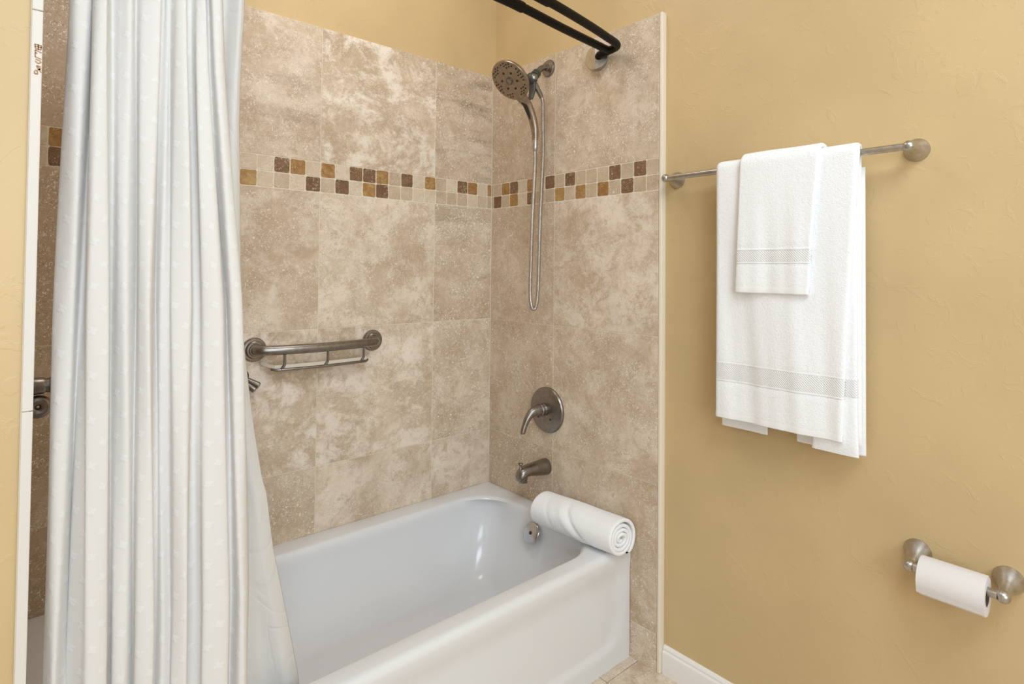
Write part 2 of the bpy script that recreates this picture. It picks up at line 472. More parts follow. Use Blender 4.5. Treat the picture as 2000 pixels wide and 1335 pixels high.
# cream end trim on the right, tile edges on the left
def rbox(x0, y0, z0, x1, y1, z1, r=.003):
    mb = MB()
    def rr(i):
        P = []
        for cx, cy, a0 in ((x1-r, y1-r, 0), (x0+r, y1-r, 90), (x0+r, y0+r, 180), (x1-r, y0+r, 270)):
            for k in range(4):
                a = math.radians(a0+30*k); P.append((cx+(r-i)*math.cos(a), cy+(r-i)*math.sin(a)))
        return P
    R = [[(p[0], p[1], z) for p in rr(i)] for z, i in ((z0, r*.7), (z0+r*.7, 0), (z1-r*.7, 0), (z1, r*.7))]
    mb.loft(R, True, True, True); return mb
struct(rbox(.0, YE-.0105, 0, WX+.002, YE+.0004, ZF+.001, .0025).build('trim_1', M['cream']))
t2 = struct(rbox(XL-.0135, YE-.002, 0.0, XL-.004, YE+.006, ZF, .001).build('trim_2', M['grout']))
for z0, z1 in ((.0, ZB-.35), (ZB-.35, ZC), (ZC, ZE+.004), (ZE+.004, ZF)):
    o = rbox(XL-.0125, YE-.0055, z0+.0006, XL, YE+.004, z1-.0006, .0012).build('edge_tile', M['edge'], t2)
# faint brown printed marks on the upper edge tile
def marks():
    mb = MB()
    y = YE-.0058
    def stroke(x0, z0, x1, z1, w_=.0007):
        d = Vector((x1-x0, 0, z1-z0)); n = Vector((-d.z, 0, d.x)).normalized()*w_
        a = Vector((x0, y, z0)); b = Vector((x1, y, z1)); k = Vector((0, .0004, 0))
        P = [a-n, b-n, b+n, a+n]
        mb.add(P + [p+k for p in P], [(0,1,2,3),(4,7,6,5),(0,4,5,1),(1,5,6,2),(2,6,7,3),(3,7,4,0)])
    X0, X1 = XL-.0085, XL-.001
    zt = 1.5415; s = .00085
    def P(u, v): return (X0+(X1-X0)*u, zt-v)
    L = [((0,0),(1,.001)),((.05,.003),(1,.0035)),((0,.0),(.1,.006)),((.5,0),(.55,.007)),((1,.001),(.9,.007)),((.1,.006),(.9,.007)),
         ((.1,.008),(1,.011)),((.1,.008),(.1,.018)),((.12,.013),(.35,.012)),
         ((.1,.018),(1,.020)),((.15,.021),(.95,.023)),((.1,.024),(.6,.027)),((.6,.027),(1,.024)),
         ((.35,.030),(1,.031)),((.35,.030),(.6,.036)),((.6,.036),(1,.033)),((.6,.031),(1,.039)),
         ((.1,.037),(.45,.037)),((.45,.037),(.5,.042)),((.5,.042),(.1,.042)),((.1,.042),(.05,.038))]
    for a, b in L:
        (x0, z0), (x1, z1) = P(*a), P(*b); stroke(x0, z0, x1, z1, s)
    return mb.build('printed_marks', M['ink'], t2, smooth=False)
marks()

# floor tiles
for i in range(8):
    for j in range(8):
        x1 = -.15 - TW*(i-1); x0 = x1-TW
        y1 = -.30 - TW*j; y0 = y1-TW
        x1 = min(x1, WX); y0 = max(y0, RM['y0']); x0 = max(x0, RM['x0'])
        if y1 > -.7 and x0 < XL: 
            y1 = YE+.004
        y1 = min(y1, -.60)
        if x1-x0 < .02 or y1-y0 < .02: continue
        place_tile(fl, 'tile', M['trav'], x0+G/2, y0+G/2, x1-x0-G, y1-y0-G, 'floor',
                   (.75+.2*rnd.random(), .3, 0, .6), t=.008)

# baseboard on the right wall
def baseboard():
    mb = MB(); y0, y1 = RM['y0']+.001, YE-.011
    prof = [(WX+.001, 0), (WX-.014, 0), (WX-.014, .060), (WX-.0125, .066), (WX-.0085, .070), (WX-.0085, .076),
            (WX-.005, .082), (WX-.002, .084), (WX+.001, .084)]
    st = [(y1, .0015), (y1-.003, 0), (y0, 0)]
    mb.loft([[(x+(q if x < WX-.001 else 0), y, z-(q if z > .01 else 0)) for x, z in prof] for y, q in st], True, True, True)
    return struct(mb.build('baseboard_right', M['trim'], angle=25))
baseboard()
# unseen frame added on the solid rear wall, behind the daylight fill
def unseen_window():
    mb = MB(); y = RM['y0']+.001; x0, x1, z0, z1 = -2.5, -.9, .65, 2.25
    for a in ((x0-.07, z0-.07, x1+.07, z0), (x0-.07, z1, x1+.07, z1+.07), (x0-.07, z0, x0, z1), (x1, z0, x1+.07, z1), ((x0+x1)/2-.02, z0, (x0+x1)/2+.02, z1)):
        mb.box(a[0], y, a[1], a[2], y+.03, a[3])
    return struct(mb.build('unseen_window_1', M['trim'], smooth=False))
unseen_window()

# ------------------------------------------------------------ bathtub
def rrect(x0, x1, y0, y1, r, z, nside=60, nc=14):
    """rounded rectangle with a fixed count of points; r may be 4 radii (front-left, front-right, back-right, back-left)"""
    if not hasattr(r, '__len__'): r = (r,)*4
    P = []
    cs = [(x0+r[0], y0+r[0], 180, r[0]), (x1-r[1], y0+r[1], 270, r[1]), (x1-r[2], y1-r[2], 0, r[2]), (x0+r[3], y1-r[3], 90, r[3])]
    for i, (cx, cy, a0, rr) in enumerate(cs):
        for k in range(nc+1):
            a = math.radians(a0+90*k/nc); P.append((cx+rr*math.cos(a), cy+rr*math.sin(a), z))
        nx = cs[(i+1) % 4]
        a1 = math.radians(nx[2]); q = (nx[0]+nx[3]*math.cos(a1), nx[1]+nx[3]*math.sin(a1)); p = P[-1]
        ns = nside if i in (0, 2) else 24
        for k in range(1, ns):
            t = k/ns; P.append((p[0]*(1-t)+q[0]*t, p[1]*(1-t)+q[1]*t, z))
    return P
RZ = .350
def bathtub():
    t = empty('bathtub', ((XL)/2, -.37, 0), 'white enamel alcove bathtub with recessed apron set against travertine tile', 'bathtub')
    mb = MB(); X0, X1, Y0, Y1 = XL+.0015, -.0015, -.7300, -.0015
    ix0, ix1, iy0, iy1 = -1.425, -.062, -.664, -.078
    R = []
    rings = []
    bx0, bx1, by0, by1 = -1.13, -.185, -.555, -.185
    bz = .058
    rings.append(rrect(bx0+.18, bx1-.15, by0+.13, by1-.13, .04, bz))
    rings.append(rrect(bx0+.06, bx1-.06, by0+.05, by1-.05, .08, bz+.002))
    rings.append(rrect(bx0, bx1, by0, by1, .12, bz+.010))
    K = 14
    for k in range(1, K+1):
        s = k/K
        # wall climbs steeply near the bottom, leans out upwards
        zz = bz+.010 + (RZ-.022-bz-.010)*s
        a = 1-(1-s)**2.2
        q = a*.93
        def L(p0, p1): return p0*(1-q)+p1*q
        ql = s**.9*.95
        rr = .07+.03*s
        rings.append(rrect(bx0*(1-ql)+ix0*ql, L(bx1, ix1), L(by0, iy0), L(by1, iy1), (rr, rr, rr, rr), zz))
    # rolled inner lip
    for a in (25, 50, 75, 90):
        c = math.sin(math.radians(a)); s_ = 1-math.cos(math.radians(a))
        d = .012*(1-s_) ; z = RZ-.016+.016*c
        rings.append(rrect(ix0-.004*s_*2+d*.2, ix1+.008*s_-d*.5, iy0-.008*s_+d*.4, iy1+.008*s_-d*.4, (.15, .15, .15, .15), z))
    rings.append(rrect(ix0-.02, ix1+.018, iy0-.022, iy1+.022, (.13, .12, .12, .13), RZ+.0008))
    rings.append(rrect(X0+.002, X1-.002, Y0+.020, Y1-.004, .008, RZ+.001))
    # rolled front edge (only the front side is rounded generously)
    for a in (20, 40, 60, 80, 90):
        c = math.cos(math.radians(a)); s_ = math.sin(math.radians(a))
        rings.append(rrect(X0, X1, Y0+.020*(1-s_), Y1, .004, RZ-.020*(1-c)+.001*c))
    zs = [.318, .310, .302, .294, .286, .275] + [.26-.01*i for i in range(0, 25)] + [.006, .0]
    for z in zs:
        q = sstep(.325, .262, z) if z > .262 else 1
        rings.append(rrect(X0, X1, Y0+.003*q, Y1, .003, max(z, 0)))
    # recess the apron panel
    out = []
    for r in rings:
        o = []
        for (x, y, z) in r:
            if z < .326 and y < -.70:
                d = 1e9
                # signed distance to the panel (open at the top), corner radius .09
                px0, px1, pz0 = XL+.045, -.045, .058
                cr = .085
                dx = min(x-px0, px1-x); dz = z-pz0
                if dx < cr and dz < cr:
                    e = cr-math.hypot(cr-dx, cr-dz)
                else: e = min(dx, dz)
                y += .008*sstep(-.002, .012, e)*(1-sstep(.25, .326, z))
            o.append((x, y, z))
        out.append(o)
    mb.loft(out, True, True, False)
    b = part(mb, 'tub_shell', M['enamel'], t, angle=50)
    # overflow plate on the right end wall
    od = Vector((-1, 0, .42)).normalized()
    c = Vector((-.0895, -.360, .287))
    p = MB(); p.lathe(c-od*.004, od, [(0, .037), (.008, .037), (.0105, .035), (.012, .030), (.0125, 0)], 48)
    pl = part(p, 'overflow_plate', M['chrome'], t)
    h = MB(); h.lathe(c+od*.0082, od, [(0, .0062), (.0012, .0062), (.0014, .0)], 20)
    hh = part(h, 'screw_hole', M['rust'], t); hh.parent = pl; hh.location = (0, 0, 0)
    # caulk line where the tub meets the tile
    return t
tub = bathtub()

# ------------------------------------------------------------ shower curtain rod
ZR = 1.965
def rod():
    t = empty('curtain_rod', (0, -.60, ZR), 'black double curved shower curtain rod with brushed wall bracket', 'curtain rod')
    half_i = [(-.030, -.648), (-.10, -.654), (-.27, -.669), (-.5, -.694), (-.747, -.706)]
    half_o = [(-.030, -.672), (-.038, -.690), (-.062, -.704), (-.12, -.716), (-.226, -.736), (-.4, -.762), (-.58, -.780), (-.747, -.786)]
    def full(h): return [(x, y) for x, y in h] + [(XL-x, y) for x, y in reversed(h[:-1])]
    for h, first in ((half_i, True), (half_o, False)):
        m = MB(); F = full(h)
        m.tube([(x, y, ZR) for x, y in F], .0125, 20, smooth=6)
        part(m, 'rod', M['black'], t)
        s = MB()
        cen = [(x, y) for x, y in F if -1.06 < x < -.44]
        x0 = -.455 if first else -.425
        pts = [(x0 + (XL-2*x0)*k/14) for k in range(15)]
        def yy(x):
            xs = sorted(F); return interp(x, [p[0] for p in xs], [p[1] for p in xs])
        s.tube([(x, yy(x), ZR) for x in pts], .0152, 20)
        part(s, 'sleeve', M['black'], t)
    for e in (0, 1):
        sx = (lambda x: x) if e == 0 else (lambda x: XL-x)
        k = MB()
        k.tube([(sx(-.030), -.674, ZR), (sx(-.028), -.648, ZR), (sx(-.026), -.62, ZR-.001), (sx(-.020), -.598, ZR-.003), (sx(-.006), -.588, ZR-.004)], [.0125, .0135, .0135, .0135, .013], 18, smooth=4)
        part(k, 'end_bracket', M['black'], t)
        # round housing: flat cap on one half, sloping cheek on the other
        hb = MB(); n = 24; Rr = .041; cy, cz = -.583, 1.9605; hx = .026
        D = [math.radians(90-4-(180-8)*0)] 
        yc = cy-.004
        def hgt(y): return hx if y >= yc else hx-.019*(yc-y)/(Rr-.004)
        a0 = math.asin((yc-cy)/Rr)
        capA = [a0+(pi-2*a0)*k/n for k in range(n+1)]                 # far half
        cheA = [pi-a0+(pi+2*a0)*k/n for k in range(n+1)]              # near half
        for A in (capA, cheA):
            base = [(sx(.0005), cy+Rr*math.sin(a), cz-Rr*math.cos(a)) for a in A]
            top = [(sx(-hgt(cy+Rr*math.sin(a))), cy+Rr*math.sin(a), cz-Rr*math.cos(a)) for a in A]
            lip = [(sx(-hgt(cy+Rr*math.sin(a))-.0012), cy+(Rr-.0015)*math.sin(a), cz-(Rr-.0015)*math.cos(a)) for a in A]
            hb.loft([base, top, lip], True, True, True)
        part(hb, 'wall_bracket', M['nickel'], t, angle=35)
    return t
rod()

# ------------------------------------------------------------ curtain and liner
CX, CY, CZ = -1.5229, -1.8831, 1.231
folds = [(-1.452, -1.455, -1.455, .035), (-1.464, -1.471, -1.474, .02), (-1.455, -1.464, -1.468, 0), (-1.440, -1.450, -1.458, -.006), (-1.434, -1.440, -1.450, .014),
 (-1.4325, -1.436, -1.444, .010), (-1.431, -1.433, -1.428, -.010), (-1.426, -1.428, -1.421, -.020), (-1.414, -1.406, -1.396, -.024),
 (-1.415, -1.408, -1.398, -.004), (-1.408, -1.400, -1.392, .014), (-1.395, -1.392, -1.386, 0), (-1.385, -1.378, -1.372, -.007),
 (-1.375, -1.368, -1.361, .008), (-1.366, -1.363, -1.355, -.013), (-1.345, -1.348, -1.335, -.019), (-1.343, -1.345, -1.334, .006), (-1.339, -1.340, -1.329, .015),
 (-1.333, -1.332, -1.322, .003), (-1.325, -1.322, -1.308, .004), (-1.318, -1.314, -1.304, -.012), (-1.303, -1.290, -1.286, -.019),
 (-1.302, -1.288, -1.284, .004), (-1.297, -1.282, -1.276, .014), (-1.290, -1.275, -1.262, .006), (-1.285, -1.268, -1.256, -.009), (-1.272, -1.240, -1.222, -.016),
 (-1.270, -1.237, -1.219, .006), (-1.266, -1.232, -1.213, .014), (-1.258, -1.222, -1.200, -.009), (-1.244, -1.208, -1.187, -.003), (-1.243, -1.206, -1.186, .02)]
def sheet(name, stations, mat, t, thick, parent=None):
    """stations: list (top to bottom) of lists of points; adds uv = arc length, height"""
    n = len(stations[0]); mb = MB()
    mb.loft(stations, closed=False)
    me = bpy.data.meshes.new(name); me.from_pydata([tuple(Vector(p)-t.location) for p in mb.v], [], mb.f)
    uv = me.uv_layers.new(name='UVMap')
    mid = stations[len(stations)//2]; S = [0]
    for i in range(1, n): S.append(S[-1] + (Vector(mid[i])-Vector(mid[i-1])).length)
    for lp in me.loops:
        i = lp.vertex_index; uv.data[lp.index].uv = (S[i % n], 3 + mb.v[i][2])
    me.materials.append(mat); me.polygons.foreach_set('use_smooth', [True]*len(me.polygons))
    o = bpy.data.objects.new(name, me); C.objects.link(o); o.parent = t
    md = o.modifiers.new('thickness', 'SOLIDIFY'); md.thickness = thick; md.offset = 0
    return o
def curtain():
    t = empty('shower_curtain', (-1.33, -.74, 1.95), 'white cotton shower curtain with tufted dots, gathered at the left end of the tub', 'curtain')
    zs = [1.995-.03*i for i in range(65)]
    st = []
    for zi, z in enumerate(zs):
        z = max(z, .09)
        cols = []
        for k, (a, b, c, d) in enumerate(folds):
            x = interp(z, [.65, 1.166, 1.59, 1.95], [c, b, a, a+(a-b)*.5])
            zn = sstep(.1, 1.7, z)
            amp = .92 + .12*math.sin(k*2.1) - .2*sstep(1.4, 1.95, z)
            Y = interp(z, [.1, .45, 1.95], [-.800, -.796, -.752]) + d*amp
            Y += .0025*math.sin(z*9+k*1.7)
            # keep the same bearing at the real depth
            X = CX + (x-CX)*(Y-CY)/(-.78-CY)
            X += .0015*math.sin(z*7+k*2.3)
            cols.append((max(X, XL+.006), Y, z))
        P = cat1(cols, 7)
        st.append([(p.x, p.y, z) for p in P])
    sheet('fabric', st, M['curtain'], t, .0012)
    return t
curtain()
def liner():
    t = empty('curtain_liner', (-1.33, -.68, 1.95), 'smooth white shower curtain liner hanging inside the tub', 'curtain liner')
    # right edge measured as bearing points
    edge = LINER_EDGE
    zs = [1.985-.025*i for i in range(70)]
    st = []
    for z in zs:
        if z < .20: break
        Y0 = interp(z, [.30, .40, .9, 1.95], [-.612, -.622, -.650, -.695])
        xr = interp(z, [e[0] for e in edge], [e[1] for e in edge])
        xl = -1.445 + .02*(1-sstep(.3, 1.6, z))
        cols = []
        K = 26
        for k in range(K+1):
            u = k/K
            x = xl + (xr-xl)*u
            y = Y0 + .020*math.sin(u*31+.6*math.sin(z*2.2))*(1-.75*sstep(.6, 1.0, u)*(1-sstep(1.2, 1.9, z)))*(.45+.4*sstep(.5, 1.9, z)) 
            y += .012*math.sin(u*9+z*1.5)*(1-u)
            y += .005*noise.noise(Vector((u*7, z*3, 3)))*(1-sstep(.9, 1.6, z))
            y += .010*sstep(.93, 1, u)
            if z < .42: y = max(y, -.640)
            cols.append((x, y, z))
        P = cat1(cols, 4)
        st.append([(p.x, p.y, z) for p in P])
    sheet('vinyl_sheet', st, M['liner'], t, .0006)
    return t
LINER_EDGE = [(.30, -1.02), (.35, -1.03), (1.9, -1.2)]
LINER_EDGE = [(0.3163, -1.021), (0.5223, -1.0644), (0.6387, -1.09), (0.7651, -1.1091), (0.7919, -1.1183), (0.8812, -1.1345), (0.968, -1.1482), (1.0668, -1.162), (1.1504, -1.1694), (1.3033, -1.1769), (1.4043, -1.1808), (1.5045, -1.1858), (1.6047, -1.1869), (1.7054, -1.1851)]
liner()

# ------------------------------------------------------------ shower arm and hand shower
SY = -.335
def shower():
    t = empty('wall_shower', (0, SY, 1.992), 'bronze wall shower pipe with round flange and dark grey swivel holder', 'shower fixture')
    m = MB(); m.lathe((.001, SY, 1.992), (-1, 0, 0), [(0, .032), (.004, .032), (.009, .029), (.011, .022), (.012, .0135), (.018, .012)], 40)
    part(m, 'flange', M['bronze'], t)
    m = MB(); m.tube([(-.004, SY, 1.992), (-.022, SY, 1.991), (-.040, SY, 1.983), (-.055, SY, 1.968), (-.075, SY, 1.947)], .0108, 20, smooth=6)
    part(m, 'arm_pipe', M['bronze'], t)
    ax = Vector((-.68, 0, -.73))
    p0 = Vector((-.060, SY, 1.963))
    m = MB(); m.lathe(p0, ax, [(0, .0125), (.001, .0165), (.009, .0170), (.010, .0155), (.012, .0170), (.022, .0170), (.023, .0140), (.030, .0135)], 28)
    part(m, 'threaded_collar', M['plastic'], t)
    m = MB(); c = p0+ax*.042
    m.lathe(c-ax*.020, ax, [(0, .010)] + [(.020-.020*math.cos(a*pi/10), .021*math.sin(a*pi/10)+.002) for a in range(2, 9)] + [(.040, .009)], 28)
    part(m, 'swivel_ball', M['plastic'], t)
    m = MB(); m.lathe(c+Vector((0, -.014, .002)), (-.35, -1, .1), [(0, .012), (.008, .0118), (.0105, .008), (.011, 0)], 24)
    part(m, 'pivot_button', M['bronze'], t)
    # cradle arm that drops behind the head, and hose outlet
    m = MB()
    path = [c+Vector((.004, 0, -.004)), Vector((-.084, SY, 1.905)), Vector((-.086, SY, 1.880)), Vector((-.094, SY, 1.856))]
    R = []
    P, _ = catmull([Vector(p) for p in path], [0]*4, 5)
    for i, p in enumerate(P):
        s = i/(len(P)-1); wy = .019-.005*s; wx = .011-.005*s
        R.append([(p.x+wx*math.cos(a*pi/10), p.y+wy*math.sin(a*pi/10), p.z) for a in range(20)])
    m.loft(R, True, True, True)
    part(m, 'cradle', M['plastic'], t)
    m = MB(); m.tube([(-.076, SY-.004, 1.915), (-.052, SY-.006, 1.885), (-.043, SY-.006, 1.872)], [.0115, .0095, .0085], 20)
    part(m, 'hose_outlet', M['bronze'], t)

    # ---- hand shower
    n = Vector((-.73, -.06, -.68)).normalized(); cc = Vector((-.196, SY-.005, 1.902))
    h = empty('hand_shower', cc, 'bronze hand shower with round nozzle face, held under the shower arm', 'hand shower')
    Rr = .076
    m = MB(); m.lathe(cc, n, [(-.034, .0), (-.033, .020), (-.028, .040), (-.020, .060), (-.012, .071), (-.004, Rr-.001), (.001, Rr), (.004, Rr-.0015), (.005, Rr-.005), (.0046, Rr-.007), (.0055, 0)], 72)
    head = part(m, 'shower_head', M['face'], h)
    dn = Vector((0, 0, -1)); e1 = (dn - n*dn.dot(n)).normalized(); e2 = n.cross(e1)
    def face(u, v, k=.0056): return cc + n*k + e1*u + e2*v
    # raised ring in the middle
    m = MB(); m.lathe(cc, n, [(.003, .0145), (.0075, .0140), (.0080, .0125), (.0078, .009), (.0072, 0)], 36)
    part(m, 'centre_boss', M['bronze'], h)
    def dots(L, name, rad, mat, height=.0016):
        for (u, v) in L:
            d = MB(); d.lathe(face(u, v), n, [(-.0005, rad), (height*.7, rad*.95), (height, rad*.6), (height*.9, 0)], 10)
            o = part(d, name, mat, h)
    dots([(.0118*math.cos(a), .0118*math.sin(a)) for a in [2*pi*k/12 for k in range(12)]], 'nozzle', .0019, M['nozzle'], .004)
    big = [(.033*math.cos(a), .033*math.sin(a)) for a in [2*pi*k/6+.3 for k in range(6)]]
    dots(big, 'nozzle', .0044, M['nozzle'])
    L = []
    for k in range(6):
        a = 2*pi*k/6+.3
        for da, r in ((.42, .050), (.22, .056), (.60, .056), (.42, .0615), (.05, .0615), (.80, .0625), (.25, .0655), (.60, .0665)):
            aa = a+da
            if abs((aa % (2*pi))) < .30 or abs((aa % (2*pi))-2*pi) < .30: continue
            L.append((r*math.cos(aa), r*math.sin(aa)))
    dots(L, 'nozzle', .0025, M['nozzle'])
    # handle: sweeps from the lower rim of the head back under the arm
    pts = [cc+e1*.052-n*.014, cc+e1*.082-n*.012, Vector((-.110, SY, 1.836)), Vector((-.088, SY, 1.800)), Vector((-.073, SY, 1.762)), Vector((-.068, SY, 1.728)), Vector((-.068, SY, 1.706))]
    wy = [.032, .024, .0190, .0175, .0155, .0130, .0115]
    wn = [.013, .014, .0145, .0145, .0138, .0122, .0115]
    P, _ = catmull(pts, [0]*7, 6); WY = [p.x for p in cat1(wy, 6)]; WN = [p.x for p in cat1(wn, 6)]
    m = MB(); R = []
    for i, p in enumerate(P):
        tt = (P[min(i+1, len(P)-1)]-P[max(i-1, 0)]).normalized(); yv = Vector((0, 1, 0)); nn = tt.cross(yv).normalized()
        R.append([p + yv*WY[i]*math.cos(a*pi/14) + nn*WN[i]*math.sin(a*pi/14) for a in range(28)])
    m.loft(R, True, True, True); part(m, 'handle', M['face'], h)
    # dark spray selector inset on the front of the handle
    m = MB(); R = []
    for i in range(7, 21):
        p = P[i]; tt = (P[i+1]-P[i-1]).normalized(); yv = Vector((0, 1, 0)); nn = yv.cross(tt).normalized()
        if nn.x > 0: nn = -nn
        s = (i-7)/13; wd = .0095*math.sin(pi*min(1, max(.0, s*.9+.08)))**.5
        c0 = p + nn*(WN[i]+.0006)
        R.append([c0 + yv*wd*q + nn*(.0008 - .0025*q*q) for q in (-1, -.6, -.2, .2, .6, 1)] + [c0 - nn*.004 + yv*wd*q for q in (1, -1)])
    m.loft(R, True, True, True); sel = part(m, 'selector_panel', M['nozzle'], h)
    m = MB(); m.lathe(Vector((-.068, SY, 1.708)), (0, 0, -1), [(0, .0122), (.003, .0122), (.004, .0112), (.020, .0108), (.036, .0100), (.038, .0085), (.040, .0075)], 28)
    part(m, 'hose_nut', M['nickel'], h)

    # ---- hose
    hs = empty('shower_hose', (-.068, SY, 1.08), 'long ribbed metal shower hose hanging in a narrow loop', 'hose')
    pts = [(-.043, SY-.006, 1.873), (-.034, SY-.004, 1.850), (-.029, SY, 1.80), (-.027, SY, 1.665), (-.033, SY, 1.54), (-.039, SY, 1.415), (-.044, SY, 1.25), (-.047, SY, 1.16), (-.051, SY, 1.115),
           (-.059, SY, 1.092), (-.068, SY, 1.086), (-.077, SY, 1.093), (-.084, SY, 1.120), (-.086, SY, 1.17), (-.083, SY, 1.28), (-.078, SY, 1.413), (-.070, SY, 1.56), (-.067, SY, 1.63), (-.068, SY, 1.672)]
    P, _ = catmull([Vector(p) for p in pts], [0]*len(pts), 12)
    # resample evenly
    S = [0]
    for i in range(1, len(P)): S.append(S[-1]+(P[i]-P[i-1]).length)
    T = S[-1]; step = .0042/4; Q = []; rad = []; k = 0; j = 0; N = int(T/step)
    pat = (.0078, .0078, .0066, .0066)
    for i in range(N+1):
        s = T*i/N
        while j < len(S)-2 and S[j+1] < s: j += 1
        q = (s-S[j])/max(1e-9, S[j+1]-S[j]); Q.append(P[j].lerp(P[j+1], q)); rad.append(pat[i % 4])
    m = MB(); m.tube(Q, rad, 10)
    o = part(m, 'ribbed_hose', M['hose'], hs, angle=70)
shower()

# ------------------------------------------------------------ valve and spout
def valve():
    c = Vector((0, -.345, .711))
    t = empty('shower_valve', c, 'round bronze shower valve plate with curved lever handle', 'shower valve')
    m = MB(); m.lathe(c+Vector((.002, 0, 0)), (-1, 0, 0), [(0, .084), (.008, .084), (.013, .081), (.0145, .076), (.0150, .072), (.0185, .060), (.0215, .040), (.023, .020), (.023, 0)], 72)
    part(m, 'escutcheon', M['bronze'], t, angle=22)
    m = MB(); m.lathe(c+Vector((-.018, 0, .004)), (-1, 0, 0), [(0, .0235), (.010, .0235), (.012, .0225), (.014, .0235), (.024, .0235), (.026, .0215), (.030, .020)], 40)
    part(m, 'hub', M['bronze'], t, angle=25)
    m = MB(); q = c+Vector((0, 0, .004))
    m.tube([q+Vector((-.040, 0, 0)), q+Vector((-.056, 0, .002)), q+Vector((-.078, .001, -.002)), q+Vector((-.098, .003, -.020)), q+Vector((-.112, .005, -.047)), q+Vector((-.120, .006, -.070)), q+Vector((-.121, .006, -.074))],
           [.0215, .0210, .0165, .0125, .0100, .0092, .0050], 24, smooth=6)
    part(m, 'lever', M['bronze'], t)
    for a in (0, 1):
        s = MB(); s.lathe(c+Vector((-.0205, -.032 if a else .030, -.028)), (-1, 0, 0), [(0, .0035), (.0015, .003), (.002, 0)], 12)
        part(s, 'screw', M['nozzle'], t)
valve()
def spout():
    c = Vector((0, -.337, .500))
    t = empty('tub_spout', c, 'brushed nickel tub spout with pull-up diverter knob', 'tub spout')
    m = MB(); R = []
    # cross sections: x from the wall, z centre, half width, half height
    for x, zc, wy, wz in ((.001, 0, .0300, .0300), (-.006, 0, .0300, .0300), (-.03, .001, .0285, .0280), (-.06, .003, .0262, .0245), (-.085, .005, .0245, .0212), (-.105, .004, .0232, .0200), (-.120, -.001, .0218, .0205), (-.130, -.006, .0200, .0200), (-.137, -.011, .016, .0150), (-.140, -.013, .009, .008)):
        R.append([c+Vector((x, wy*math.cos(a*pi/16), zc+wz*math.sin(a*pi/16))) for a in range(32)])
    m.loft(R, True, True, True); part(m, 'spout_body', M['bronze'], t)
    m = MB(); R = []
    for z, r1, r2, xo in ((-.002, .020, .019, 0), (-.014, .0195, .0185, 0), (-.026, .0165, .0165, .001), (-.033, .0155, .016, .002), (-.0335, .013, .0135, .002), (-.025, .0125, .013, .002)):
        R.append([c+Vector((-.1165+xo+r1*math.cos(a*pi/14), r2*math.sin(a*pi/14), z)) for a in range(28)])
    m.loft(R, True, True, False); part(m, 'outlet', M['bronze'], t)
    m = MB(); m.lathe(c+Vector((-.127, 0, .012)), (0, 0, 1), [(0, .0055), (.010, .0050), (.012, .0040), (.017, .0040), (.019, .0078), (.023, .0085), (.026, .0070), (.027, 0)], 24)
    part(m, 'diverter_knob', M['bronze'], t)
spout()

# ------------------------------------------------------------ grab bars
def grab_bar(orient, L, cxy, z, label, shelf):
    """orient 'back': flanges on the back wall, u along +x; 'left': on the left wall, u along -y"""
    if orient == 'back': f = lambda u, d, zz: (cxy[0]+u, cxy[1]-d, z+zz)
    else: f = lambda u, d, zz: (cxy[0]+d, cxy[1]-u, z+zz)
    t = empty('grab_bar', f(0, 0, 0), label, 'grab bar')
    nrm = Vector(f(0, 1, 0))-Vector(f(0, 0, 0))
    for s in (-1, 1):
        m = MB(); m.lathe(f(s*L/2, 0, 0), nrm, [(-.001, .0375), (.003, .0375), (.006, .036), (.009, .034), (.010, .028), (.015, .027), (.017, .025), (.0175, .020), (.022, .0185)], 44)
        part(m, 'flange', M['bronze'], t, angle=25)
    m = MB(); H = L/2
    pts = [f(-H, .010, 0), f(-H, .022, 0), f(-H+.007, .037, 0), f(-H+.025, .049, 0), f(-H*.5, .066, 0), f(0, .073, 0), f(H*.5, .066, 0), f(H-.025, .049, 0), f(H-.007, .037, 0), f(H, .022, 0), f(H, .010, 0)]
    m.tube(pts, .0150, 24, smooth=8); part(m, 'bar', M['bronze'], t)
    if shelf:
        ra = MB(); zb = -.062
        bow = lambda u: .066-.022*(abs(u)/H)**2
        U = [-.150+.300*k/12 for k in range(13)]
        R = [f(u, bow(u), zb) for u in U]
        ra.tube([f(-.162, .042, zb+.002)] + R + [f(.162, .042, zb+.002)], .0046, 12)
        part(ra, 'rail', M['bronze'], t)
        for u in (-.128, .008, .140):
            m = MB(); b = bow(u)
            m.tube([f(u, b+.004, -.012), f(u, b+.004, -.040), f(u-.001, b+.003, -.048), f(u-.007, b, -.058), f(u-.009, b-.003, zb)], .0042, 12, smooth=4)
            part(m, 'support_wire', M['bronze'], t)
        m = MB(); rings = []
        for k in range(25):
            u = -.185+.37*k/24; a = abs(u)/.185
            lift = .012*sstep(.86, 1, a)
            d0, d1 = .006, bow(u)-.002 - .03*sstep(.85, 1, a)
            z0 = zb+.004+lift
            rings.append([f(u, d0, z0), f(u, d1, z0), f(u, d1+.0008, z0+.011), f(u, d1-.0012, z0+.011), f(u, d1-.002, z0+.0025), f(u, d0, z0+.0025)])
        m.loft(rings, True, True, True); part(m, 'shelf_tray', M['shelf'], t, angle=30)
    return t
grab_bar('back', .403, (-.743, 0), .9745, 'curved bronze grab bar with small shelf rack on the back wall', True)
